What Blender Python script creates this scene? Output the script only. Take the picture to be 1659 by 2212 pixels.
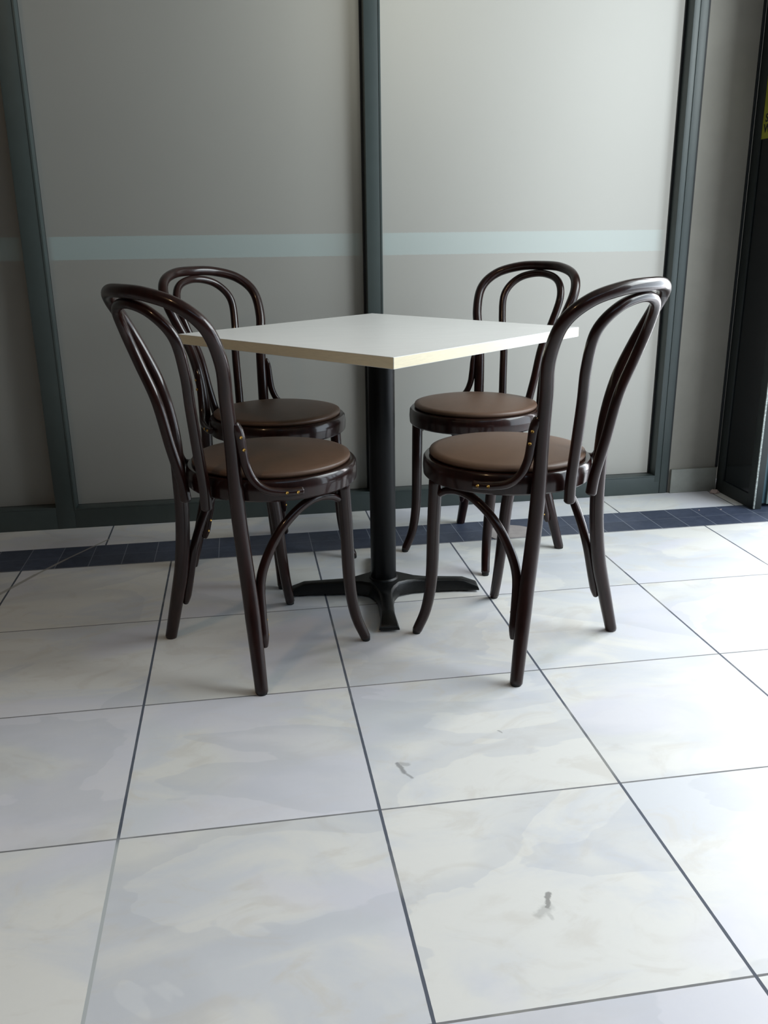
import bpy, bmesh, math, random
from mathutils import Vector, Matrix

S = bpy.context.scene
for _o in list(bpy.data.objects):
    bpy.data.objects.remove(_o, do_unlink=True)
PI = math.pi

# ------------------------------------------------------------------ camera
cam_d = bpy.data.cameras.new('camera')
cam = bpy.data.objects.new('camera', cam_d)
S.collection.objects.link(cam)
S.camera = cam
cam_d.sensor_fit = 'HORIZONTAL'
cam_d.sensor_width = 36.0
cam_d.lens = 1897.68 * 36.0 / 1659.0
cam_d.clip_start = 0.05
yaw, pitch, roll = -0.1581, 0.3073, -0.0120
fw = Vector((-math.sin(yaw) * math.cos(pitch), math.cos(yaw) * math.cos(pitch), -math.sin(pitch)))
r0 = Vector((math.cos(yaw), math.sin(yaw), 0))
u0 = r0.cross(fw)
rr = math.cos(roll) * r0 + math.sin(roll) * u0
uu = -math.sin(roll) * r0 + math.cos(roll) * u0
M = Matrix((rr, uu, -fw)).transposed().to_4x4()
M.translation = Vector((0.2548, -0.8618, 0.9754))
cam.matrix_world = M

# ------------------------------------------------------------------ world and light
W = bpy.data.worlds.new('world')
S.world = W
W.use_nodes = True
bg = W.node_tree.nodes['Background']
bg.inputs['Color'].default_value = (0.72, 0.86, 1.0, 1)
bg.inputs['Strength'].default_value = 0.10


# daylight through the openings of the shopfront (open right side, transom above it, doorway round the corner), plus added overhead fills
def daylight(name, loc, direction, w, h, power, color):
    ld = bpy.data.lights.new(name, 'AREA')
    ld.shape = 'RECTANGLE'
    ld.size, ld.size_y = w, h
    ld.energy = power
    ld.color = color
    lo = bpy.data.objects.new(name, ld)
    S.collection.objects.link(lo)
    lo.location = loc
    lo.rotation_euler = Vector(direction).to_track_quat('-Z', 'Y').to_euler()


daylight('daylight_upper_opening', (2.75, 0.8, 2.05), (-1, 0, 0), 1.7, 1.2, 84.0, (0.90, 0.98, 1.0))
daylight('daylight_lower_opening', (2.75, 0.8, 0.75), (-1, 0, 0), 1.7, 1.2, 27.0, (0.78, 0.90, 1.0))
daylight('daylight_doorway', (3.4, 2.35, 1.3), (0, -1, 0), 1.7, 2.4, 175.0, (0.97, 0.97, 1.0))
daylight('overhead_fill_strip', (2.5, 0.0, 2.70), (0, 0, -1), 0.5, 3.0, 14.0, (0.85, 0.93, 1.0))  # added fill from above; the ceiling has no opening here
daylight('overhead_fill_near', (1.4, -1.9, 2.70), (0, 0, -1), 2.0, 1.0, 10.0, (0.50, 0.75, 1.0))  # added bluish fill over the near floor, under the closed ceiling
# added backlight close behind the frosted panes; no window stands there
daylight('rear_room_backlight', (1.62, 3.05, 1.25), (0, -1, 0), 0.6, 2.1, 13.5, (0.97, 0.99, 1.0))
daylight('rear_room_glow_fill', (0.80, 2.75, 1.95), (0, -1, 0), 0.25, 1.0, 2.2, (1.0, 0.95, 0.80))  # added small fill to brighten the panes beside the mullion

S.view_settings.view_transform = 'Standard'
S.view_settings.look = 'None'
S.view_settings.gamma = 1
S.view_settings.use_curve_mapping = False
S.view_settings.exposure = 0.0

LAMP_POWER = 9.0          # warm ceiling downlight
LAMP_COLOR = (1.0, 0.66, 0.36)


# ------------------------------------------------------------------ materials
def mat(name):
    m = bpy.data.materials.new(name)
    m.use_nodes = True
    nt = m.node_tree
    return m, nt, nt.nodes['Principled BSDF']


def rgb(r, g, b):
    f = lambda c: ((c / 255 + 0.055) / 1.055) ** 2.4 if c > 10 else c / 255 / 12.92
    return (f(r), f(g), f(b), 1)


class NT:
    def __init__(s, nt):
        s.nt = nt

    def n(s, t, **kw):
        x = s.nt.nodes.new(t)
        for k, v in kw.items():
            setattr(x, k, v)
        return x

    def put(s, sock, v):
        if isinstance(v, bpy.types.NodeSocket):
            s.nt.links.new(v, sock)
        else:
            sock.default_value = v

    def m(s, op, a, b=0.0, c=0.0, clamp=False):
        x = s.n('ShaderNodeMath', operation=op, use_clamp=clamp)
        s.put(x.inputs[0], a)
        s.put(x.inputs[1], b)
        s.put(x.inputs[2], c)
        return x.outputs[0]

    def mix(s, f, a, b):
        x = s.n('ShaderNodeMix', data_type='RGBA')
        s.put(x.inputs[0], f)
        s.put(x.inputs[6], a)
        s.put(x.inputs[7], b)
        return x.outputs[2]

    def ss(s, v, lo, hi):
        x = s.n('ShaderNodeMapRange', interpolation_type='SMOOTHSTEP')
        s.put(x.inputs[0], v)
        x.inputs[1].default_value = lo
        x.inputs[2].default_value = hi
        return x.outputs[0]

    def noise(s, vec, scale, detail=3, rough=0.5, dist=0.0):
        x = s.n('ShaderNodeTexNoise')
        if vec is not None:
            s.nt.links.new(vec, x.inputs['Vector'])
        x.inputs['Scale'].default_value = scale
        x.inputs['Detail'].default_value = detail
        x.inputs['Roughness'].default_value = rough
        x.inputs['Distortion'].default_value = dist
        return x.outputs['Fac']

    def vec(s, x, y, z):
        c = s.n('ShaderNodeCombineXYZ')
        s.put(c.inputs[0], x)
        s.put(c.inputs[1], y)
        s.put(c.inputs[2], z)
        return c.outputs[0]

    def bump(s, h, strength, dist, bsdf):
        b = s.n('ShaderNodeBump')
        b.inputs['Strength'].default_value = strength
        b.inputs['Distance'].default_value = dist
        s.put(b.inputs['Height'], h)
        s.nt.links.new(b.outputs[0], bsdf.inputs['Normal'])


def simple(name, col, rough=0.5, metal=0.0, coat=0.0, spec=0.5, noise=0.0, nscale=40, bump=0.0, bscale=200, stretch=None):
    m, nt, b = mat(name)
    N = NT(nt)
    b.inputs['Roughness'].default_value = rough
    b.inputs['Metallic'].default_value = metal
    b.inputs['Specular IOR Level'].default_value = spec
    b.inputs['Coat Weight'].default_value = coat
    b.inputs['Coat Roughness'].default_value = 0.10
    tc = N.n('ShaderNodeTexCoord')
    v = tc.outputs['Object']
    if stretch:
        mp = N.n('ShaderNodeMapping')
        mp.inputs['Scale'].default_value = stretch
        nt.links.new(v, mp.inputs[0])
        v = mp.outputs[0]
    f = N.noise(v, nscale, 4, 0.6)
    d = tuple(c * (1 - noise) for c in col[:3]) + (1,)
    l = tuple(min(1, c * (1 + noise)) for c in col[:3]) + (1,)
    nt.links.new(N.mix(N.ss(f, 0.3, 0.7), d, l), b.inputs['Base Color'])
    if bump:
        N.bump(N.noise(v, bscale, 3, 0.6), bump, 0.001, b)
    return m


def seg_mask(N, x, y, ax, ay, bx, by, w, soft):
    """1 inside a thin stroke from a to b."""
    dx, dy = bx - ax, by - ay
    L2 = dx * dx + dy * dy
    px = N.m('SUBTRACT', x, ax)
    py = N.m('SUBTRACT', y, ay)
    t = N.m('DIVIDE', N.m('ADD', N.m('MULTIPLY', px, dx), N.m('MULTIPLY', py, dy)), L2, clamp=True)
    ex = N.m('SUBTRACT', px, N.m('MULTIPLY', t, dx))
    ey = N.m('SUBTRACT', py, N.m('MULTIPLY', t, dy))
    d = N.m('SQRT', N.m('ADD', N.m('MULTIPLY', ex, ex), N.m('MULTIPLY', ey, ey)))
    return N.m('SUBTRACT', 1.0, N.ss(d, w, w + soft))


def floor_material():
    m, nt, b = mat('glazed_floor_tiles')
    N = NT(nt)
    tc = N.n('ShaderNodeTexCoord')
    sp = N.n('ShaderNodeSeparateXYZ')
    nt.links.new(tc.outputs['Object'], sp.inputs[0])
    x, y = sp.outputs[0], sp.outputs[1]
    T = 0.45
    YB0, YB1, BK = 1.803, 1.997, 0.2253
    inband = N.m('MULTIPLY', N.m('GREATER_THAN', y, YB0), N.m('LESS_THAN', y, YB1))
    inback = N.m('GREATER_THAN', y, YB1)
    # tile coordinates (the strip behind the mosaic is laid half a tile over, two tiles wide)
    xo = N.m('ADD', x, N.m('MULTIPLY', inback, T * 0.5))
    u = N.m('DIVIDE', xo, T)
    v = N.m('DIVIDE', y, T)
    iu, iv = N.m('FLOOR', u), N.m('FLOOR', v)
    fu, fv = N.m('FRACT', u), N.m('FRACT', v)
    du = N.m('MULTIPLY', N.m('MINIMUM', fu, N.m('SUBTRACT', 1.0, fu)), T)
    dv = N.m('MULTIPLY', N.m('MINIMUM', fv, N.m('SUBTRACT', 1.0, fv)), T)
    dv = N.m('ADD', dv, N.m('MULTIPLY', inback, 1.0))
    # per-tile randoms
    wn = N.n('ShaderNodeTexWhiteNoise', noise_dimensions='3D')
    nt.links.new(N.vec(iu, iv, 0.37), wn.inputs['Vector'])
    rnd = wn.outputs['Value']
    sc = N.n('ShaderNodeSeparateColor')
    nt.links.new(wn.outputs['Color'], sc.inputs[0])
    # cloudy glaze, shifted for each tile
    off = N.m('MULTIPLY', rnd, 23.0)
    off2 = N.m('MULTIPLY', sc.outputs[1], 17.0)
    pv = N.vec(N.m('ADD', N.m('MULTIPLY', x, 0.75), off), N.m('ADD', N.m('MULTIPLY', y, 1.25), off2), off)
    n1 = N.noise(pv, 4.0, 5, 0.55, 0.8)
    n2 = N.noise(pv, 9.0, 6, 0.6, 1.2)
    n3 = N.noise(pv, 2.3, 2, 0.5, 0.6)
    n4 = N.noise(pv, 1.7, 5, 0.5, 0.5)
    fine = N.noise(tc.outputs['Object'], 90, 3, 0.6)
    cream = rgb(219, 218, 214)
    grey = rgb(206, 208, 212)
    tan = rgb(205, 201, 194)
    lilac = rgb(211, 210, 219)
    col = N.mix(N.ss(n1, 0.40, 0.58), grey, cream)
    col = N.mix(N.m('MULTIPLY', N.ss(n2, 0.50, 0.68), 0.60), col, tan)
    col = N.mix(N.m('MULTIPLY', N.ss(n3, 0.50, 0.60), 0.65), col, lilac)
    edge = N.m('MULTIPLY', N.m('MULTIPLY', N.ss(n4, 0.50, 0.506), N.m('SUBTRACT', 1.0, N.ss(n4, 0.52, 0.60))), 0.34)
    col = N.mix(edge, col, rgb(186, 189, 196))
    hs = N.m('SINE', N.m('ADD', N.m('ADD', N.m('MULTIPLY', iu, 12.9898), N.m('MULTIPLY', iv, 78.233)), 40.785))
    hs = N.m('FRACT', N.m('MULTIPLY', hs, 437.5453))
    val = N.m('ADD', 0.93, N.m('MULTIPLY', hs, 0.10))
    hv = N.n('ShaderNodeHueSaturation')
    nt.links.new(col, hv.inputs['Color'])
    nt.links.new(N.m('MULTIPLY', val, N.m('ADD', 0.985, N.m('MULTIPLY', fine, 0.03))), hv.inputs['Value'])
    col = hv.outputs[0]
    # dark mosaic band
    MX, MT = 1.747, 0.1
    mu = N.m('DIVIDE', N.m('SUBTRACT', x, MX), MT)
    mfu = N.m('FRACT', mu)
    mdu = N.m('MULTIPLY', N.m('MINIMUM', mfu, N.m('SUBTRACT', 1.0, mfu)), MT)
    mdv = N.m('ABSOLUTE', N.m('SUBTRACT', y, 1.900))
    wn2 = N.n('ShaderNodeTexWhiteNoise', noise_dimensions='3D')
    nt.links.new(N.vec(N.m('FLOOR', mu), N.m('GREATER_THAN', y, 1.9), 0.71), wn2.inputs['Vector'])
    dcol = N.mix(N.noise(tc.outputs['Object'], 22, 6, 0.7, 1.0), rgb(38, 46, 62), rgb(82, 90, 110))
    hv2 = N.n('ShaderNodeHueSaturation')
    nt.links.new(dcol, hv2.inputs['Color'])
    nt.links.new(N.m('ADD', 0.85, N.m('MULTIPLY', wn2.outputs['Value'], 0.3)), hv2.inputs['Value'])
    col = N.mix(inband, col, hv2.outputs[0])
    # joints
    gn = N.noise(tc.outputs['Object'], 30, 4, 0.6)
    wob = N.m('MULTIPLY', N.m('SUBTRACT', gn, 0.5), 0.0012)
    gu = N.m('LESS_THAN', N.m('ADD', du, wob), 0.0027)
    gv = N.m('LESS_THAN', N.m('ADD', dv, wob), 0.0020)
    gt = N.m('MULTIPLY', N.m('MAXIMUM', gu, gv), N.m('SUBTRACT', 1.0, inband))
    gm = N.m('MULTIPLY', N.m('MAXIMUM', N.m('LESS_THAN', mdu, 0.0011), N.m('MULTIPLY', N.m('LESS_THAN', mdv, 0.0009), 0.6)), inband)
    n5 = N.noise(tc.outputs['Object'], 2.6, 4, 0.6)
    pale = seg_mask(N, x, y, -0.01, -0.1, 0.0, 0.40, 0.02, 0.05)
    gcol = N.mix(N.ss(n5, 0.54, 0.66), rgb(82, 87, 98), rgb(134, 134, 132))
    gcol = N.mix(N.m('MULTIPLY', N.m('SUBTRACT', 1.0, gu), 0.45), gcol, rgb(150, 147, 141))
    gcol = N.mix(N.m('MULTIPLY', pale, 0.8), gcol, rgb(188, 192, 192))
    col = N.mix(gt, col, gcol)
    col = N.mix(N.m('MULTIPLY', gm, 0.75), col, rgb(140, 145, 155))
    # marks: a pale curved streak across the band and small scuffs
    dn = N.m('MULTIPLY', N.m('SUBTRACT', N.noise(tc.outputs['Object'], 60, 4, 0.7), 0.5), 0.014)
    s1 = seg_mask(N, x, y, -0.222, 2.058, -0.330, 1.885, 0.0028, 0.002)
    s2 = seg_mask(N, x, y, -0.330, 1.885, -0.400, 1.760, 0.0035, 0.003)
    s3 = seg_mask(N, x, y, -0.400, 1.760, -0.480, 1.600, 0.004, 0.005)
    s = N.m('MAXIMUM', s1, N.m('MAXIMUM', s2, s3))
    col = N.mix(N.m('MULTIPLY', s, 0.8), col, rgb(150, 147, 142))
    xd, yd = N.m('ADD', x, dn), N.m('ADD', y, N.m('MULTIPLY', dn, -0.8))
    k = None
    for (ax, ay, bx, by, w, so, st) in ((0.506, 0.585, 0.514, 0.553, 0.0018, 0.005, 0.55), (0.514, 0.553, 0.524, 0.535, 0.0010, 0.003, 0.45),
                                        (0.512, 0.583, 0.523, 0.579, 0.003, 0.006, 0.3),
                                        (0.674, 0.200, 0.664, 0.173, 0.0022, 0.004, 0.6), (0.664, 0.173, 0.646, 0.160, 0.003, 0.009, 0.28),
                                        (0.660, 0.160, 0.663, 0.148, 0.001, 0.003, 0.2),
                                        (0.730, 0.664, 0.736, 0.655, 0.001, 0.002, 0.4)):
        q = N.m('MULTIPLY', seg_mask(N, xd, yd, ax, ay, bx, by, w, so), st)
        k = q if k is None else N.m('MAXIMUM', k, q)
    # pin-point grit
    vo = N.n('ShaderNodeTexVoronoi')
    nt.links.new(tc.outputs['Object'], vo.inputs['Vector'])
    vo.inputs['Scale'].default_value = 9.0
    vs = N.n('ShaderNodeSeparateColor')
    nt.links.new(vo.outputs['Color'], vs.inputs[0])
    grit = N.m('MULTIPLY', N.m('LESS_THAN', vo.outputs['Distance'], N.m('MULTIPLY', vs.outputs[1], 0.014)), N.m('GREATER_THAN', vs.outputs[0], 0.72))
    k = N.m('MAXIMUM', k, N.m('MULTIPLY', grit, 0.6))
    col = N.mix(k, col, rgb(60, 58, 56))
    nt.links.new(col, b.inputs['Base Color'])
    rg = N.m('ADD', 0.40, N.m('MULTIPLY', n2, 0.12))
    rg = N.m('ADD', rg, N.m('MULTIPLY', gt, 0.4))
    nt.links.new(rg, b.inputs['Roughness'])
    b.inputs['Specular IOR Level'].default_value = 0.4
    h = N.m('SUBTRACT', 1.0, N.m('MAXIMUM', gt, N.m('MULTIPLY', gm, 0.5)))
    h = N.m('ADD', h, N.m('MULTIPLY', n2, 0.15))
    N.bump(h, 0.35, 0.002, b)
    return m


def pane_material(name, x0, x1, z0, z1, col, stripe_col):
    """Frosted film on glass, with the clear-cut lighter stripe the film leaves."""
    m, nt, b = mat(name)
    N = NT(nt)
    tc = N.n('ShaderNodeTexCoord')
    sp = N.n('ShaderNodeSeparateXYZ')
    nt.links.new(tc.outputs['Object'], sp.inputs[0])
    x, z = sp.outputs[0], sp.outputs[2]
    jag = N.m('MULTIPLY', N.m('SUBTRACT', N.noise(tc.outputs['Object'], 160, 2, 0.5), 0.5), 0.004)
    zz = N.m('ADD', z, jag)
    st = N.m('MULTIPLY', N.ss(zz, 0.902, 0.904), N.m('SUBTRACT', 1.0, N.ss(zz, 0.975, 0.977)))
    st = N.m('MULTIPLY', st, N.m('MULTIPLY', N.ss(x, x0, x0 + 0.03), N.m('SUBTRACT', 1.0, N.ss(x, x1 - 0.03, x1))))
    grain = N.noise(tc.outputs['Object'], 500, 2, 0.5)
    blot = N.noise(tc.outputs['Object'], 2.2, 3, 0.5)
    base = N.mix(blot, col, tuple(c * 1.12 for c in col[:3]) + (1,))
    nt.links.new(N.mix(st, base, stripe_col), b.inputs['Base Color'])
    nt.links.new(N.m('ADD', N.m('ADD', 0.36, N.m('MULTIPLY', st, 0.05)), N.m('MULTIPLY', grain, 0.06)), b.inputs['Roughness'])
    b.inputs['Specular IOR Level'].default_value = 0.7
    N.bump(grain, 0.08, 0.0005, b)
    # the film also lets through some diffused light from the room behind
    tr = N.n('ShaderNodeBsdfTranslucent')
    tr.inputs['Color'].default_value = (0.80, 0.80, 0.77, 1)
    mx = N.n('ShaderNodeMixShader')
    mx.inputs[0].default_value = 0.42
    nt.links.new(b.outputs[0], mx.inputs[1])
    nt.links.new(tr.outputs[0], mx.inputs[2])
    nt.links.new(mx.outputs[0], nt.nodes['Material Output'].inputs['Surface'])
    return m


MT = {}
MT['floor'] = floor_material()
MT['frame'] = simple('powder_coated_frame', rgb(57, 66, 65), 0.42, noise=0.05, nscale=15, bump=0.05, bscale=700)
MT['gasket'] = simple('black_rubber_gasket', rgb(22, 26, 28), 0.6, noise=0.1)
MT['plaster'] = simple('painted_plaster', rgb(130, 127, 119), 0.75, noise=0.05, nscale=6, bump=0.1, bscale=80)
MT['skirt'] = simple('skirting_tile', rgb(134, 136, 130), 0.5, noise=0.10, nscale=14, bump=0.05, bscale=60)
MT['ceiling'] = simple('ceiling_paint', rgb(120, 118, 112), 0.85, noise=0.03)
MT['darkwall'] = simple('dark_wall_paint', rgb(58, 54, 48), 0.8, noise=0.06, nscale=4)
MT['pane'] = pane_material('frosted_film', -0.36, 0.69, 0, 1, rgb(126, 126, 119), rgb(160, 170, 168))
MT['clear_glass'], _nt, _b = mat('clear_glass')
_t = _nt.nodes.new('ShaderNodeBsdfTransparent')
_t.inputs['Color'].default_value = (0.93, 0.95, 0.94, 1)
_nt.links.new(_t.outputs[0], _nt.nodes['Material Output'].inputs['Surface'])
MT['doorglass'] = simple('dark_glass', rgb(14, 20, 24), 0.14, noise=0.1)
MT['doorframe'] = simple('door_frame_paint', rgb(30, 36, 35), 0.55, noise=0.08)
MT['teal'] = simple('teal_grey_metal', rgb(70, 96, 104), 0.45, noise=0.08)
MT['jamb'] = simple('pale_grey_metal', rgb(120, 138, 134), 0.45, noise=0.06)
MT['brushed'] = simple('speckled_worn_aluminium', rgb(150, 156, 152), 0.45, metal=0.2, noise=0.45, nscale=170, bump=0.3, bscale=300)
MT['yellow'] = simple('yellow_sign_vinyl', rgb(150, 150, 44), 0.6, noise=0.04)
MT['black'] = simple('black_print', rgb(16, 18, 18), 0.6)
MT['paper'] = simple('crumpled_paper', rgb(190, 170, 165), 0.8, noise=0.05)
MT['cover'] = simple('cover_plate', rgb(160, 152, 150), 0.55, noise=0.08, nscale=30)
MT['asphalt'] = simple('pale_paving', rgb(170, 170, 168), 0.8, noise=0.1, nscale=5)
MT['laminate_top'] = simple('pale_wood_laminate', rgb(224, 223, 220), 0.36, noise=0.035, nscale=7, stretch=(1.2, 16, 1))
MT['laminate_edge'] = simple('birch_edge_band', rgb(222, 210, 180), 0.45, noise=0.06, nscale=20, stretch=(2, 2, 40))
MT['iron'] = simple('black_cast_iron', rgb(8, 9, 10), 0.33, noise=0.15, nscale=60, bump=0.55, bscale=420, spec=0.4)
MT['pole'] = simple('black_satin_steel', rgb(6, 8, 10), 0.42, spec=0.22, noise=0.08, nscale=30, bump=0.05, bscale=300)
MT['rubber'] = simple('black_rubber_glide', rgb(14, 13, 13), 0.7)
MT['wood'] = simple('dark_stained_beech', rgb(34, 15, 12), 0.28, coat=0.45, spec=0.20, noise=0.30, nscale=9, stretch=(6, 6, 0.9), bump=0.04, bscale=160)
MT['leather'] = simple('brown_leatherette', rgb(96, 72, 57), 0.42, noise=0.05, nscale=30, bump=0.22, bscale=620)
MT['brass'] = simple('brass_screw', rgb(190, 150, 80), 0.3, metal=1.0)
MT['lamp'], _nt, _b = mat('lamp_diffuser')
_b.inputs['Emission Color'].default_value = LAMP_COLOR + (1,)
_b.inputs['Emission Strength'].default_value = 12.0


# ------------------------------------------------------------------ geometry helpers
def link(name, bm, material, parent=None, smooth=True, angle=40):
    me = bpy.data.meshes.new(name)
    bmesh.ops.recalc_face_normals(bm, faces=bm.faces[:])
    bm.to_mesh(me)
    bm.free()
    mats = material if isinstance(material, (list, tuple)) else [material]
    for k in mats:
        me.materials.append(k)
    if smooth:
        for p in me.polygons:
            p.use_smooth = True
        me.set_sharp_from_angle(angle=math.radians(angle))
    o = bpy.data.objects.new(name, me)
    S.collection.objects.link(o)
    if parent:
        o.parent = parent
    return o


def thing(name, label, cat, loc=(0, 0, 0), rz=0.0, group=None):
    o = bpy.data.objects.new(name, None)
    o.empty_display_size = 0.1
    S.collection.objects.link(o)
    o.location = loc
    o.rotation_euler = (0, 0, rz)
    o['label'] = label
    o['category'] = cat
    if group:
        o['group'] = group
    return o


def tag(o, label, cat, group=None):
    o['label'] = label
    o['category'] = cat
    if group:
        o['group'] = group
    return o


def struct(o):
    o['kind'] = 'structure'
    return o


def box(bm, x0, x1, y0, y1, z0, z1, bev=0.0, mi=0):
    b2 = bmesh.new()
    vs = [b2.verts.new((x, y, z)) for z in (z0, z1) for y in (y0, y1) for x in (x0, x1)]
    for f in ((0, 1, 3, 2), (4, 6, 7, 5), (0, 4, 5, 1), (2, 3, 7, 6), (0, 2, 6, 4), (1, 5, 7, 3)):
        b2.faces.new([vs[i] for i in f])
    if bev:
        bmesh.ops.bevel(b2, geom=b2.edges[:], offset=bev, segments=2, affect='EDGES', profile=0.6)
    for f in b2.faces:
        f.material_index = mi
    tmp = bpy.data.meshes.new('tmp')
    b2.to_mesh(tmp)
    b2.free()
    bm.from_mesh(tmp)
    bpy.data.meshes.remove(tmp)


def catmull(P, n=8):
    P = [Vector(p) for p in P]
    Q = [2 * P[0] - P[1]] + P + [2 * P[-1] - P[-2]]
    out = []
    for i in range(1, len(Q) - 2):
        a, b, d, e = Q[i - 1:i + 3]
        for k in range(n):
            t = k / n
            out.append(0.5 * (2 * b + (d - a) * t + (2 * a - 5 * b + 4 * d - e) * t * t + (3 * b - 3 * d + e - a) * t ** 3))
    out.append(P[-1])
    return out


def tube(bm, pts, rad, seg=20, flat=None, cap=0.5, up=None):
    """Sweep a round section; rad(t) gives the radius; flat squeezes one axis; ends are chamfered."""
    n = len(pts)
    L = [0.0]
    for i in range(1, n):
        L.append(L[-1] + (pts[i] - pts[i - 1]).length)
    tot = L[-1]
    tang = []
    for i in range(n):
        a = pts[max(0, i - 1)]
        b = pts[min(n - 1, i + 1)]
        tang.append((b - a).normalized())
    ref = Vector(up) if up else (Vector((0, 0, 1)) if abs(tang[0].z) < 0.8 else Vector((0, 1, 0)))
    nrm = (ref - tang[0] * ref.dot(tang[0])).normalized()
    rings = []

    def ring(c, nn, bb, r, fl):
        return [bm.verts.new(c + nn * (r * fl * math.cos(2 * PI * k / seg)) + bb * (r * math.sin(2 * PI * k / seg))) for k in range(seg)]
    for i in range(n):
        if i:
            q = tang[i - 1].rotation_difference(tang[i])
            nrm = (q @ nrm)
            nrm = (nrm - tang[i] * nrm.dot(tang[i])).normalized()
        bb = tang[i].cross(nrm)
        t = L[i] / tot
        r = rad(t)
        fl = flat(t) if callable(flat) else (flat or 1.0)
        if i == 0 and cap:
            rings.append(ring(pts[0] - tang[0] * (r * cap * 0.0), nrm, bb, r * 0.78, fl))
            rings.append(ring(pts[0] + tang[0] * (r * 0.28), nrm, bb, r, fl))
            continue
        if i == n - 1 and cap:
            rings.append(ring(pts[-1] - tang[-1] * (r * 0.28), nrm, bb, r, fl))
            rings.append(ring(pts[-1], nrm, bb, r * 0.78, fl))
            continue
        rings.append(ring(pts[i], nrm, bb, r, fl))
    for a, b in zip(rings[:-1], rings[1:]):
        for k in range(seg):
            bm.faces.new((a[k], a[(k + 1) % seg], b[(k + 1) % seg], b[k]))
    bm.faces.new(rings[0][::-1])
    bm.faces.new(rings[-1])


def lathe(bm, prof, cx=0, cy=0, seg=64):
    """prof: list of (r, z) from bottom/outside to top; r=0 ends are closed."""
    rings = []
    for r, z in prof:
        if r < 1e-6:
            rings.append([bm.verts.new((cx, cy, z))])
        else:
            rings.append([bm.verts.new((cx + r * math.cos(2 * PI * k / seg), cy + r * math.sin(2 * PI * k / seg), z)) for k in range(seg)])
    for a, b in zip(rings[:-1], rings[1:]):
        for k in range(seg):
            k2 = (k + 1) % seg
            if len(a) == 1 and len(b) == 1:
                continue
            if len(a) == 1:
                bm.faces.new((a[0], b[k2], b[k]))
            elif len(b) == 1:
                bm.faces.new((a[k], a[k2], b[0]))
            else:
                bm.faces.new((a[k], a[k2], b[k2], b[k]))


def interp(t, *kv):
    for (a, va), (b, vb) in zip(kv[:-1], kv[1:]):
        if t <= b:
            f = (t - a) / (b - a)
            return va + (vb - va) * max(0, f)
    return kv[-1][1]


# ------------------------------------------------------------------ room shell
YW = 2.20           # face of the window frames
X_OPEN = 2.95       # the shop is open to daylight beyond this
H = 2.75

bm = bmesh.new()
box(bm, -3.2, 5.2, -5.2, 4.8, -0.06, 0.0)
struct(link('floor', bm, MT['floor'], smooth=False))

bm = bmesh.new()
box(bm, -3.2, X_OPEN, -5.2, 2.5, H, H + 0.1)
box(bm, -3.2, 2.30, 2.5, 4.8, H, H + 0.1)
struct(link('ceiling', bm, MT['ceiling'], smooth=False))

bm = bmesh.new()
box(bm, -3.2, -3.0, -5.2, 2.5, 0, H)
struct(link('wall_left', bm, MT['darkwall'], smooth=False))

bm = bmesh.new()
box(bm, -3.0, X_OPEN, -5.2, -5.0, 0, H)
struct(link('wall_front', bm, MT['darkwall'], smooth=False))

# rear wall: masonry behind and above the glazing, plaster return at its right
bm = bmesh.new()
box(bm, -3.2, 2.30, 4.7, 4.8, 0, H)
box(bm, -3.2, -3.0, 2.5, 4.8, 0, H)
box(bm, 2.20, 2.30, 2.42, 4.7, 0, H)
struct(link('wall_back', bm, MT['darkwall'], smooth=False))
bm = bmesh.new()
box(bm, 1.861, 2.06, YW + 0.004, 2.42, 0, H)
struct(link('wall_right', bm, MT['plaster'], smooth=False))
bm = bmesh.new()
box(bm, 1.866, 2.052, YW - 0.008, YW + 0.004, 0, 0.094, 0.0012)
struct(link('baseboard_right', bm, MT['skirt']))
# thin corner joint where the plaster meets the door panel
bm = bmesh.new()
box(bm, 2.050, 2.060, YW + 0.0005, YW + 0.004, 0.094, H)
struct(link('trim_1', bm, MT['gasket']))

# outdoor ground beyond the open side
bm = bmesh.new()
box(bm, 5.2, 14, -9, 9, -0.06, -0.002)
box(bm, -3.2, 5.2, 4.8, 9, -0.06, -0.002)
struct(link('trim_2', bm, MT['asphalt'], smooth=False)).name = 'trim_2'


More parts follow.
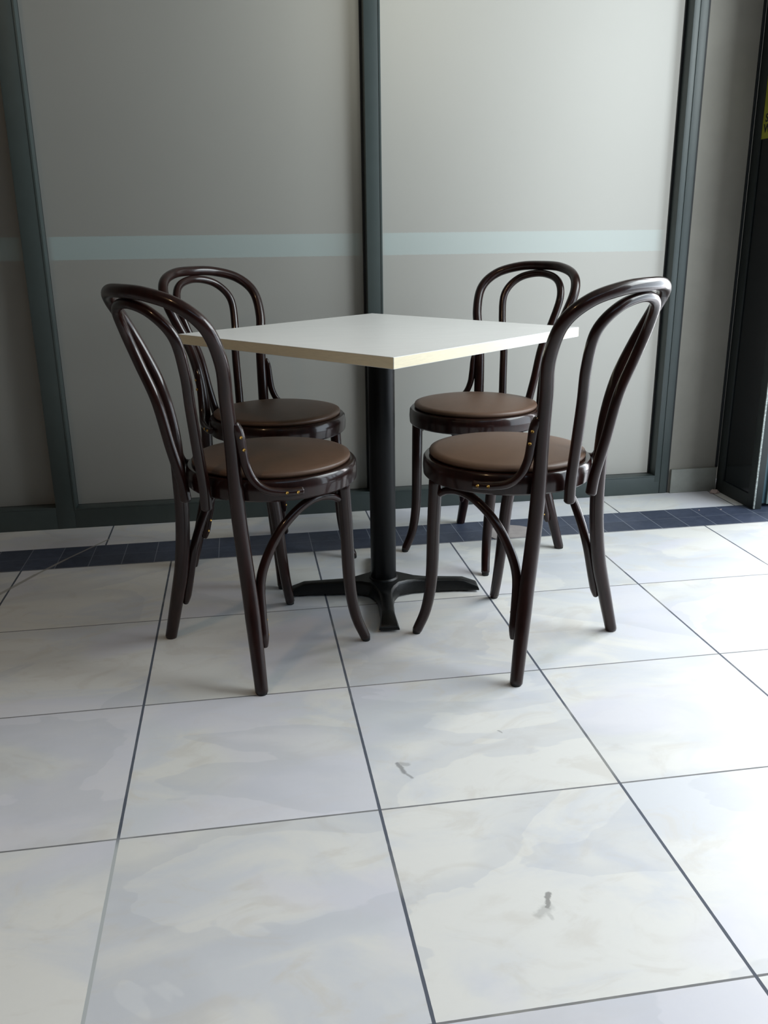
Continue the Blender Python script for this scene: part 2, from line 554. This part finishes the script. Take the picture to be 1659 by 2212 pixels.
# ------------------------------------------------------------------ windows
GY = YW + 0.055     # glass plane
def window(n, xl, xr, zb, zt, fl, fr, fb, groove_r=None):
    """xl..xr glass opening; fl / fr / fb widths of frame members; one frame mesh, a pane, a gasket."""
    bm = bmesh.new()
    if fl:
        box(bm, xl - fl, xl, YW, YW + 0.10, 0.0, zt + 0.06, 0.0012)
    if fr:
        if groove_r:
            box(bm, xr, groove_r - 0.0008, YW, YW + 0.10, 0.047, zt + 0.06, 0.0010)
            box(bm, groove_r + 0.0008, xr + fr, YW, YW + 0.10, 0.0, zt + 0.06, 0.0010)
        else:
            box(bm, xr, xr + fr, YW, YW + 0.10, 0.0, zt + 0.06, 0.0012)
    box(bm, xl, (groove_r - 0.0008) if groove_r else xr, YW + 0.0005, YW + 0.10, 0.0, fb, 0.0010)
    box(bm, xl, xr, YW + 0.0005, YW + 0.10, zt, zt + 0.06, 0.0012)
    f = struct(link('window_%d' % n, bm, MT['frame']))
    bm = bmesh.new()
    box(bm, xl - 0.004, xr + 0.004, GY, GY + 0.010, fb - 0.004, zt + 0.004)
    pn = link('pane', bm, [MT['pane_%d' % n], MT['clear_glass']], f, smooth=False)
    for p in pn.data.polygons:
        p.material_index = 0 if p.normal.y < -0.9 else 1
    bm = bmesh.new()
    g = 0.007
    box(bm, xl, xl + g, GY - 0.008, GY, fb, zt)
    box(bm, xr - g, xr, GY - 0.008, GY, fb, zt)
    box(bm, xl, xr, GY - 0.008, GY, fb, fb + g * 0.8)
    link('gasket', bm, MT['gasket'], f, smooth=False)
    # slim glazing bead standing proud along the left and bottom edge of the opening
    bm = bmesh.new()
    box(bm, xl, xl + 0.007, YW - 0.001, GY - 0.008, fb, zt, 0.001)
    box(bm, xl, xr, YW + 0.0002, GY - 0.008, fb, fb + 0.006, 0.001)
    link('glazing_bead', bm, MT['frame'], f)
    return f


ZT = 2.55
for k, (a, b_) in {1: (-1.40, -0.412), 2: (-0.352, 0.696), 3: (0.742, 1.802)}.items():
    MT['pane_%d' % k] = pane_material('frosted_film_%d' % k, a + 0.0, b_ - 0.0, 0, 1, rgb(150, 150, 145), rgb(164, 181, 180))
window(1, -1.40, -0.412, 0.072, ZT, 0.05, 0, 0.072)
window(2, -0.352, 0.696, 0.066, ZT, 0.060, 0, 0.066)
window(3, 0.742, 1.802, 0.066, ZT, 0.046, 0.051, 0.066, groove_r=1.824)
# dark shadow gap between the frame and the plaster, above the skirting
bm = bmesh.new()
box(bm, 1.8535, 1.8605, YW + 0.004, YW + 0.05, 0.0, H)
struct(link('trim_3', bm, MT['gasket'], smooth=False))
# frame head and bulkhead above the windows
bm = bmesh.new()
box(bm, -3.0, 1.861, YW + 0.002, 2.42, ZT + 0.06, H)
box(bm, -3.0, -1.45, YW + 0.002, 2.42, 0, ZT + 0.06)
struct(link('trim_4', bm, MT['plaster'], smooth=False))

# ------------------------------------------------------------------ door panel at the right end
bm = bmesh.new()
box(bm, 2.060, 2.095, 2.155, 2.200, 0.0, H, 0.0015)
box(bm, 2.060, 2.095, 1.938, 1.975, 0.0, H, 0.0015)
box(bm, 2.060, 2.095, 1.975, 2.155, 0.0, 0.05, 0.0015)
door = struct(link('door_1', bm, MT['doorframe']))
bm = bmesh.new()
box(bm, 2.066, 2.076, 1.975, 2.155, 0.05, H)
link('glass', bm, MT['doorglass'], door, smooth=False)
bm = bmesh.new()
box(bm, 2.0605, 2.0665, 1.934, 1.938, 0.004, H)
link('edge_strip', bm, MT['brushed'], door, smooth=False)
# jamb of the open doorway behind that edge
bm = bmesh.new()
box(bm, 2.098, 2.140, 1.965, 2.20, 0.012, H, 0.002)
d2 = struct(link('door_2', bm, MT['teal']))
bm = bmesh.new()
box(bm, 2.124, 2.150, 1.955, 1.965, 0.012, H, 0.002)
link('stop_strip', bm, MT['jamb'], d2)
bm = bmesh.new()
box(bm, 2.150, 2.30, 1.965, 2.42, 0.0, H, 0.002)
link('reveal', bm, MT['plaster'], d2, smooth=False)


def text_mesh(name, s, size, mtl, parent, loc, rot, depth=0.0006):
    cu = bpy.data.curves.new(name, 'FONT')
    cu.body = s
    cu.size = size
    cu.extrude = depth
    cu.offset = size * 0.02
    tmp = bpy.data.objects.new(name + '_c', cu)
    S.collection.objects.link(tmp)
    dg = bpy.context.evaluated_depsgraph_get()
    me = bpy.data.meshes.new_from_object(tmp.evaluated_get(dg))
    bpy.data.objects.remove(tmp, do_unlink=True)
    me.materials.clear()
    me.materials.append(mtl)
    o = bpy.data.objects.new(name, me)
    S.collection.objects.link(o)
    o.parent = parent
    o.location = loc
    o.rotation_euler = rot
    return o


sign = thing('warning_sign', 'yellow sign with black lettering on the dark glass door panel at the right edge', 'sign', (2.0655, 2.158, 1.268))
bm = bmesh.new()
box(bm, -0.0012, 0.0, -0.178, -0.004, 0.0, 0.27, 0.0003)
link('sign_plate', bm, MT['yellow'], sign)
for (ch, size, yy, zz) in (('C', 0.052, -0.022, 0.098), ('S', 0.036, -0.019, 0.054), ('W', 0.038, -0.014, 0.020)):
    text_mesh('letter', ch, size, MT['black'], sign, (-0.0016, yy, zz), (PI / 2, 0, -PI / 2))

# ------------------------------------------------------------------ table
TX, TY, TA = 0.617, 1.432, -0.1069
table = thing('cafe_table', 'square cafe table with pale wood laminate top on a black pedestal', 'table', (TX, TY, 0), TA)
s2 = 0.740 / math.sqrt(2)      # half diagonal: the corners point along the local axes
top_z, th = 0.734, 0.0245
bm = bmesh.new()
cs = [(0, -s2), (s2, 0), (0, s2), (-s2, 0)]
lo = [bm.verts.new((x, y, top_z - th)) for x, y in cs]
hi = [bm.verts.new((x, y, top_z)) for x, y in cs]
bm.faces.new(lo[::-1]).material_index = 1
bm.faces.new(hi).material_index = 0
for k in range(4):
    bm.faces.new((lo[k], lo[(k + 1) % 4], hi[(k + 1) % 4], hi[k])).material_index = 1
bmesh.ops.bevel(bm, geom=bm.edges[:], offset=0.0009, segments=2, affect='EDGES')
top = link('tabletop', bm, [MT['laminate_top'], MT['laminate_edge']], table, angle=30)
bm = bmesh.new()
lathe(bm, [(0, 0.030), (0.0345, 0.030), (0.0355, 0.034), (0.0355, 0.690), (0, 0.690)], seg=48)
link('pole', bm, MT['pole'], table)
bm = bmesh.new()
for a in (0, PI / 2):
    b2 = bmesh.new()
    box(b2, -0.17, 0.17, -0.022, 0.022, 0.690, top_z - th, 0.002)
    bmesh.ops.rotate(b2, verts=b2.verts[:], cent=(0, 0, 0), matrix=Matrix.Rotation(a + PI / 4, 3, 'Z'))
    tmp = bpy.data.meshes.new('t')
    b2.to_mesh(tmp)
    b2.free()
    bm.from_mesh(tmp)
    bpy.data.meshes.remove(tmp)
link('top_bracket', bm, MT['iron'], table)

# cast base: closed outline of a cross with concave fillets, lofted in height
def cross_outline(grow, tip):
    pts = []
    wm, we = 0.0215 + grow, 0.033 + grow          # half width of the arm, of the toe
    for q in range(4):
        a = q * PI / 2
        loc = [(0.052, 0.0420), (0.066, 0.0290), (0.085, 0.0215), (0.115, 0.0175), (0.205, 0.0160), (0.226, 0.0175), (tip, 0.0225)]
        loc = [(x, w + grow) for x, w in loc]
        seq = [(x, -w) for x, w in loc[1:]] + [(x, w) for x, w in loc[::-1][:-1]]
        for x, y in seq:
            pts.append((x * math.cos(a) - y * math.sin(a), x * math.sin(a) + y * math.cos(a), x))
        # fillet corner towards the next arm
        c = 0.059 + grow * 0.7
        pts.append((c * math.cos(a + PI / 4) , c * math.sin(a + PI / 4), 0.05))
    return pts


bm = bmesh.new()
def hz(d):   # height of the arm's back along its length
    return interp(d, (0.0, 0.046), (0.06, 0.045), (0.10, 0.040), (0.21, 0.036), (0.232, 0.034), (0.275, 0.013))
layers = []
for grow, tip, kz in ((0.004, 0.270, 0.006), (0.004, 0.270, 0.010), (0.001, 0.268, 0.80), (-0.001, 0.266, 0.93), (-0.005, 0.262, 1.0)):
    o = cross_outline(grow, tip)
    ring = []
    for x, y, d in o:
        z = kz if kz < 0.02 else max(0.0105, hz(d) * kz)
        ring.append(bm.verts.new((x, y, z)))
    layers.append(ring)
for a, b_ in zip(layers[:-1], layers[1:]):
    n = len(a)
    for k in range(n):
        bm.faces.new((a[k], a[(k + 1) % n], b_[(k + 1) % n], b_[k]))
# top skin: strips across each arm and a hub fan
topr = layers[-1]
botr = layers[0]
for R_, flip in ((topr, False), (botr, True)):
    zc = 0.046 if not flip else 0.006
    ctr = bm.verts.new((0, 0, zc))
    n = len(R_)
    per = n // 4
    for q in range(4):
        base = q * per
        m_ = per - 1            # vertices on the arm, the last one is the fillet corner
        half = m_ // 2
        arm = [R_[base + i] for i in range(m_)]
        for i in range(half - 1):
            v = (arm[i], arm[i + 1], arm[m_ - 2 - i], arm[m_ - 1 - i])
            bm.faces.new(v)
        prev = R_[(base - 1) % n]
        nxt = R_[base + m_]
        bm.faces.new((ctr, prev, arm[0]))
        bm.faces.new((ctr, arm[0], arm[m_ - 1]))
        bm.faces.new((ctr, arm[m_ - 1], nxt))
lathe(bm, [(0.0425, 0.040), (0.0405, 0.047), (0.0375, 0.050), (0.034, 0.050)], seg=40)
basex = link('cross_base', bm, MT['iron'], table, angle=34)
for q in range(4):
    a = q * PI / 2
    bm = bmesh.new()
    lathe(bm, [(0, 0.0), (0.012, 0.0), (0.0135, 0.002), (0.0135, 0.0075), (0, 0.0075)], 0.235 * math.cos(a), 0.235 * math.sin(a), 20)
    link('glide', bm, MT['rubber'], table)

# ------------------------------------------------------------------ bentwood chair
# local frame: +y is forward, x sideways, floor at z = 0
RING_R, RING_Y, RING_Z = 0.200, 0.028, 0.468


def mirror_path(half, apex):
    return [Vector(p) for p in half] + [Vector(apex)] + [Vector((-p[0], p[1], p[2])) for p in half[::-1]]


def make_chair(label):
    t = thing('bentwood_chair', label, 'chair', group='dark bentwood cafe chairs around the table')
    # rear legs and outer back hoop: one continuous bent rod
    half = [(0.200, -0.171, 0.0), (0.174, -0.161, 0.10), (0.149, -0.152, 0.20), (0.130, -0.150, 0.31), (0.121, -0.153, 0.42), (0.123, -0.159, 0.55),
            (0.137, -0.174, 0.65), (0.164, -0.196, 0.73), (0.173, -0.231, 0.803), (0.142, -0.270, 0.847), (0.076, -0.302, 0.868)]
    P = catmull(mirror_path(half, (0, -0.312, 0.872)), 10)
    bm = bmesh.new()
    def rad(t):
        s = min(t, 1 - t) * 2
        return interp(s, (0, 0.0145), (0.16, 0.0175), (0.42, 0.0165), (0.62, 0.0150), (0.80, 0.0142), (1, 0.0142))
    tube(bm, P, rad, 24, up=(0, 1, 0))
    bf = link('back_frame', bm, MT['wood'], t, angle=50)
    # inner back loop
    half = [(0.043, -0.183, 0.398), (0.049, -0.188, 0.45), (0.060, -0.203, 0.53), (0.072, -0.220, 0.63), (0.095, -0.240, 0.71), (0.104, -0.264, 0.785), (0.070, -0.292, 0.832)]
    P = catmull(mirror_path(half, (0, -0.304, 0.848)), 10)
    bm = bmesh.new()
    tube(bm, P, lambda t: interp(min(t, 1 - t) * 2, (0, 0.0128), (0.5, 0.0118), (1, 0.0112)), 20, up=(0, 1, 0))
    link('back_loop', bm, MT['wood'], t, angle=50)
    # seat ring
    bm = bmesh.new()
    z = RING_Z
    lathe(bm, [(0.172, z - 0.044), (0.176, z - 0.048), (0.196, z - 0.048), (0.200, z - 0.044), (0.2015, z - 0.025), (0.200, z - 0.006), (0.196, z - 0.001), (0.190, z),
               (0.180, z - 0.001), (0.176, z - 0.005), (0.172, z - 0.044)], 0, RING_Y, 96)
    link('seat_ring', bm, MT['wood'], t)
    # upholstered seat pad
    bm = bmesh.new()
    prof = [(0, z - 0.020), (0.174, z - 0.020), (0.1750, z - 0.004), (0.1815, z + 0.000), (0.1855, z + 0.0045), (0.1862, z + 0.0085), (0.1845, z + 0.0125)]
    for k in range(1, 13):
        u = k / 12
        r = 0.1845 * (1 - u)
        prof.append((r, z + 0.0125 + 0.0185 * (1 - (1 - u) ** 2.3)))
    prof[-1] = (0, z + 0.031)
    lathe(bm, prof, 0, RING_Y, 96)
    link('seat_cushion', bm, MT['leather'], t, angle=60)
    for s in (1, -1):
        # sabre front leg
        P = catmull([(s * 0.160, 0.112, RING_Z - 0.046), (s * 0.146, 0.131, 0.30), (s * 0.140, 0.142, 0.16), (s * 0.144, 0.156, 0.07), (s * 0.158, 0.176, 0.006)], 8)
        bm = bmesh.new()
        tube(bm, P, lambda t: interp(t, (0, 0.0165), (0.5, 0.0155), (1, 0.0125)), 22, up=(0, 1, 0))
        lg = link('front_leg', bm, MT['wood'], t, angle=50)
        bm = bmesh.new()
        lathe(bm, [(0, 0), (0.0095, 0), (0.0105, 0.002), (0.0105, 0.010), (0, 0.010)], s * 0.158, 0.176, 18)
        link('foot_glide', bm, MT['rubber'], lg)
        bm = bmesh.new()
        lathe(bm, [(0, -0.0), (0.0115, 0.0), (0.0125, 0.002), (0.0125, 0.006), (0, 0.006)], s * 0.200, -0.171, 18)
        link('foot_glide', bm, MT['rubber'], bf)
        # side brace between back hoop and seat ring
        P = catmull([(s * 0.139, -0.157, 0.602), (s * 0.141, -0.149, 0.575), (s * 0.141, -0.144, 0.54), (s * 0.144, -0.139, 0.505), (s * 0.153, -0.128, 0.474), (s * 0.169, -0.108, 0.4535),
                     (s * 0.183, -0.080, 0.446), (s * 0.194, -0.055, 0.444), (s * 0.2005, -0.034, 0.444)], 8)
        bm = bmesh.new()
        tube(bm, P, lambda t: interp(t, (0, 0.0085), (0.07, 0.0115), (0.3, 0.0105), (0.7, 0.0095), (1, 0.0095)), 18, up=(s, 0, 0),
             flat=lambda t: interp(t, (0, 0.7), (0.3, 0.95), (0.7, 0.95), (1, 0.75)))
        br = link('side_brace', bm, MT['wood'], t, angle=50)
        for (x, y, zz, nx, ny) in ((0.1500, -0.152, 0.572, 0.9, -0.3), (0.1515, -0.1475, 0.545, 0.9, -0.3), (0.1955, -0.0735, 0.445, 0.93, -0.37), (0.2045, -0.0505, 0.444, 0.95, -0.3)):
            bm = bmesh.new()
            lathe(bm, [(0, -0.004), (0.0038, -0.004), (0.0038, 0.0), (0.0030, 0.0012), (0.0013, 0.0006), (0, 0.0003)], seg=14)
            q = Vector((0, 0, 1)).rotation_difference(Vector((s * nx, ny, 0)).normalized()).to_matrix()
            bmesh.ops.rotate(bm, verts=bm.verts[:], cent=(0, 0, 0), matrix=q)
            bmesh.ops.translate(bm, verts=bm.verts[:], vec=(s * x, y, zz))
            link('screw', bm, MT['brass'], br)
        # arched brace from front leg to rear leg
        P = catmull([(s * 0.156, 0.104, 0.385), (s * 0.156, 0.078, 0.3985), (s * 0.156, 0.040, 0.4035), (s * 0.155, -0.005, 0.392), (s * 0.150, -0.056, 0.354), (s * 0.143, -0.094, 0.298),
                     (s * 0.1425, -0.1195, 0.235), (s * 0.156, -0.1300, 0.16), (s * 0.172, -0.1370, 0.092)], 8)
        bm = bmesh.new()
        tube(bm, P, lambda t: interp(t, (0, 0.0085), (0.1, 0.0100), (0.6, 0.0110), (0.95, 0.0118), (1, 0.0070)), 18, up=(s, 0, 0))
        ar = link('leg_brace', bm, MT['wood'], t, angle=50)
        for (x, y, zz) in ((0.1585, -0.1192, 0.150), (0.1665, -0.1228, 0.118)):
            bm = bmesh.new()
            lathe(bm, [(0, -0.004), (0.0036, -0.004), (0.0036, 0.0), (0.0028, 0.0012), (0, 0.0006)], seg=12)
            q = Vector((0, 0, 1)).rotation_difference(Vector((0, 1, 0.1)).normalized()).to_matrix()
            bmesh.ops.rotate(bm, verts=bm.verts[:], cent=(0, 0, 0), matrix=q)
            bmesh.ops.translate(bm, verts=bm.verts[:], vec=(s * x, y, zz))
            link('screw', bm, MT['brass'], ar)
    return t


def copy_tree(o, parent=None):
    c = o.copy()
    S.collection.objects.link(c)
    c.parent = parent
    for ch in list(o.children):
        copy_tree(ch, c)
    return c


proto = None
for (x, y, a, label) in (
        (0.289, 1.166, 0.583, 'dark bentwood chair at the near left side of the table, its back to the camera'),
        (0.887, 1.097, 2.190, 'dark bentwood chair at near right side of table, hoop overlapping right window frame'),
        (0.332, 1.747, -0.837, 'dark bentwood chair at the far left side of the table, behind the front left chair'),
        (0.974, 1.734, -2.467, 'dark bentwood chair at the far right side of the table, nearest the bright window')):
    if proto is None:
        proto = o = make_chair(label)
    else:
        o = copy_tree(proto)
        o['label'] = label
    o.location = (x, y, 0)
    o.rotation_euler = (0, 0, a - PI / 2)

# ------------------------------------------------------------------ small things on the floor
bm = bmesh.new()
pts = []
R_, cx, cy = 0.086, 1.128, 1.846
for k in range(64):
    a = 2 * PI * k / 64
    pts.append((cx + R_ * math.cos(a), max(1.804, cy + R_ * math.sin(a))))
vs = [bm.verts.new((x, y, 0.0)) for x, y in pts]
vt = [bm.verts.new((x, y, 0.0025)) for x, y in pts]
bm.faces.new(vt)
bm.faces.new(vs[::-1])
for k in range(64):
    bm.faces.new((vs[k], vs[(k + 1) % 64], vt[(k + 1) % 64], vt[k]))
bmesh.ops.remove_doubles(bm, verts=bm.verts[:], dist=1e-5)
cov = tag(link('floor_cover', bm, MT['cover'], smooth=False), 'pinkish rounded cover plate set into the dark mosaic floor band', 'cover plate')
bm = bmesh.new()
ring_o = [(cx + (R_ + 0.004) * math.cos(PI * k / 40), cy + (R_ + 0.004) * math.sin(PI * k / 40)) for k in range(41)]
ring_i = [(cx + R_ * math.cos(PI * k / 40), cy + R_ * math.sin(PI * k / 40)) for k in range(41)]
a_ = [bm.verts.new((x, y, 0.0012)) for x, y in ring_o]
b_ = [bm.verts.new((x, y, 0.0012)) for x, y in ring_i]
for k in range(40):
    bm.faces.new((a_[k], a_[k + 1], b_[k + 1], b_[k]))
link('rim', bm, MT['gasket'], cov, smooth=False)

random.seed(4)
def scrap(name, x, y, rx, ry, h, mtl, label, cat, group=None):
    bm = bmesh.new()
    bmesh.ops.create_icosphere(bm, subdivisions=3, radius=1)
    for v in bm.verts:
        k = 1 + 0.22 * math.sin(7 * v.co.x + 3 * v.co.y) * math.cos(5 * v.co.y + 2 * v.co.z)
        v.co = Vector((v.co.x * rx * k, v.co.y * ry * k, max(-0.5, v.co.z) * h * k))
    mz = min(v.co.z for v in bm.verts)
    for v in bm.verts:
        v.co.z -= mz
    o = link(name, bm, mtl)
    o.location = (x, y, 0)
    return tag(o, label, cat, group)


scrap('paper_scrap', 2.034, 2.160, 0.018, 0.013, 0.009, MT['paper'], 'small pinkish paper scrap on the floor in the dark corner by the door panel', 'scrap')
scrap('crumb', 1.868, 1.968, 0.0028, 0.0024, 0.0012, MT['paper'], 'tiny pale crumb on the dark mosaic tiles, left one of two', 'crumb', 'crumbs on the mosaic band')
scrap('crumb', 1.950, 1.962, 0.0040, 0.0020, 0.0012, MT['paper'], 'tiny pale crumb on the dark mosaic tiles, right one of two', 'crumb', 'crumbs on the mosaic band')

# ------------------------------------------------------------------ ceiling downlight (it warms the left side)
def downlight(x, y, label, power):
    t = thing('ceiling_light', label, 'ceiling light', (x, y, H))
    bm = bmesh.new()
    lathe(bm, [(0.085, -0.001), (0.105, -0.001), (0.105, -0.010), (0.085, -0.012), (0.085, -0.001)], seg=40)
    link('trim_ring', bm, MT['ceiling'], t)
    bm = bmesh.new()
    lathe(bm, [(0, -0.004), (0.085, -0.004), (0.085, -0.001), (0, -0.001)], seg=40)
    link('diffuser', bm, MT['lamp'], t)
    ld = bpy.data.lights.new('downlight_bulb', 'AREA')
    ld.shape = 'DISK'
    ld.size = 0.15
    ld.energy = power
    ld.color = LAMP_COLOR
    lo_ = bpy.data.objects.new('downlight_bulb', ld)
    S.collection.objects.link(lo_)
    lo_.parent = t
    lo_.location = (0, 0, -0.014)


downlight(-0.9, -0.5, 'warm round downlight in the ceiling left of the camera', LAMP_POWER)
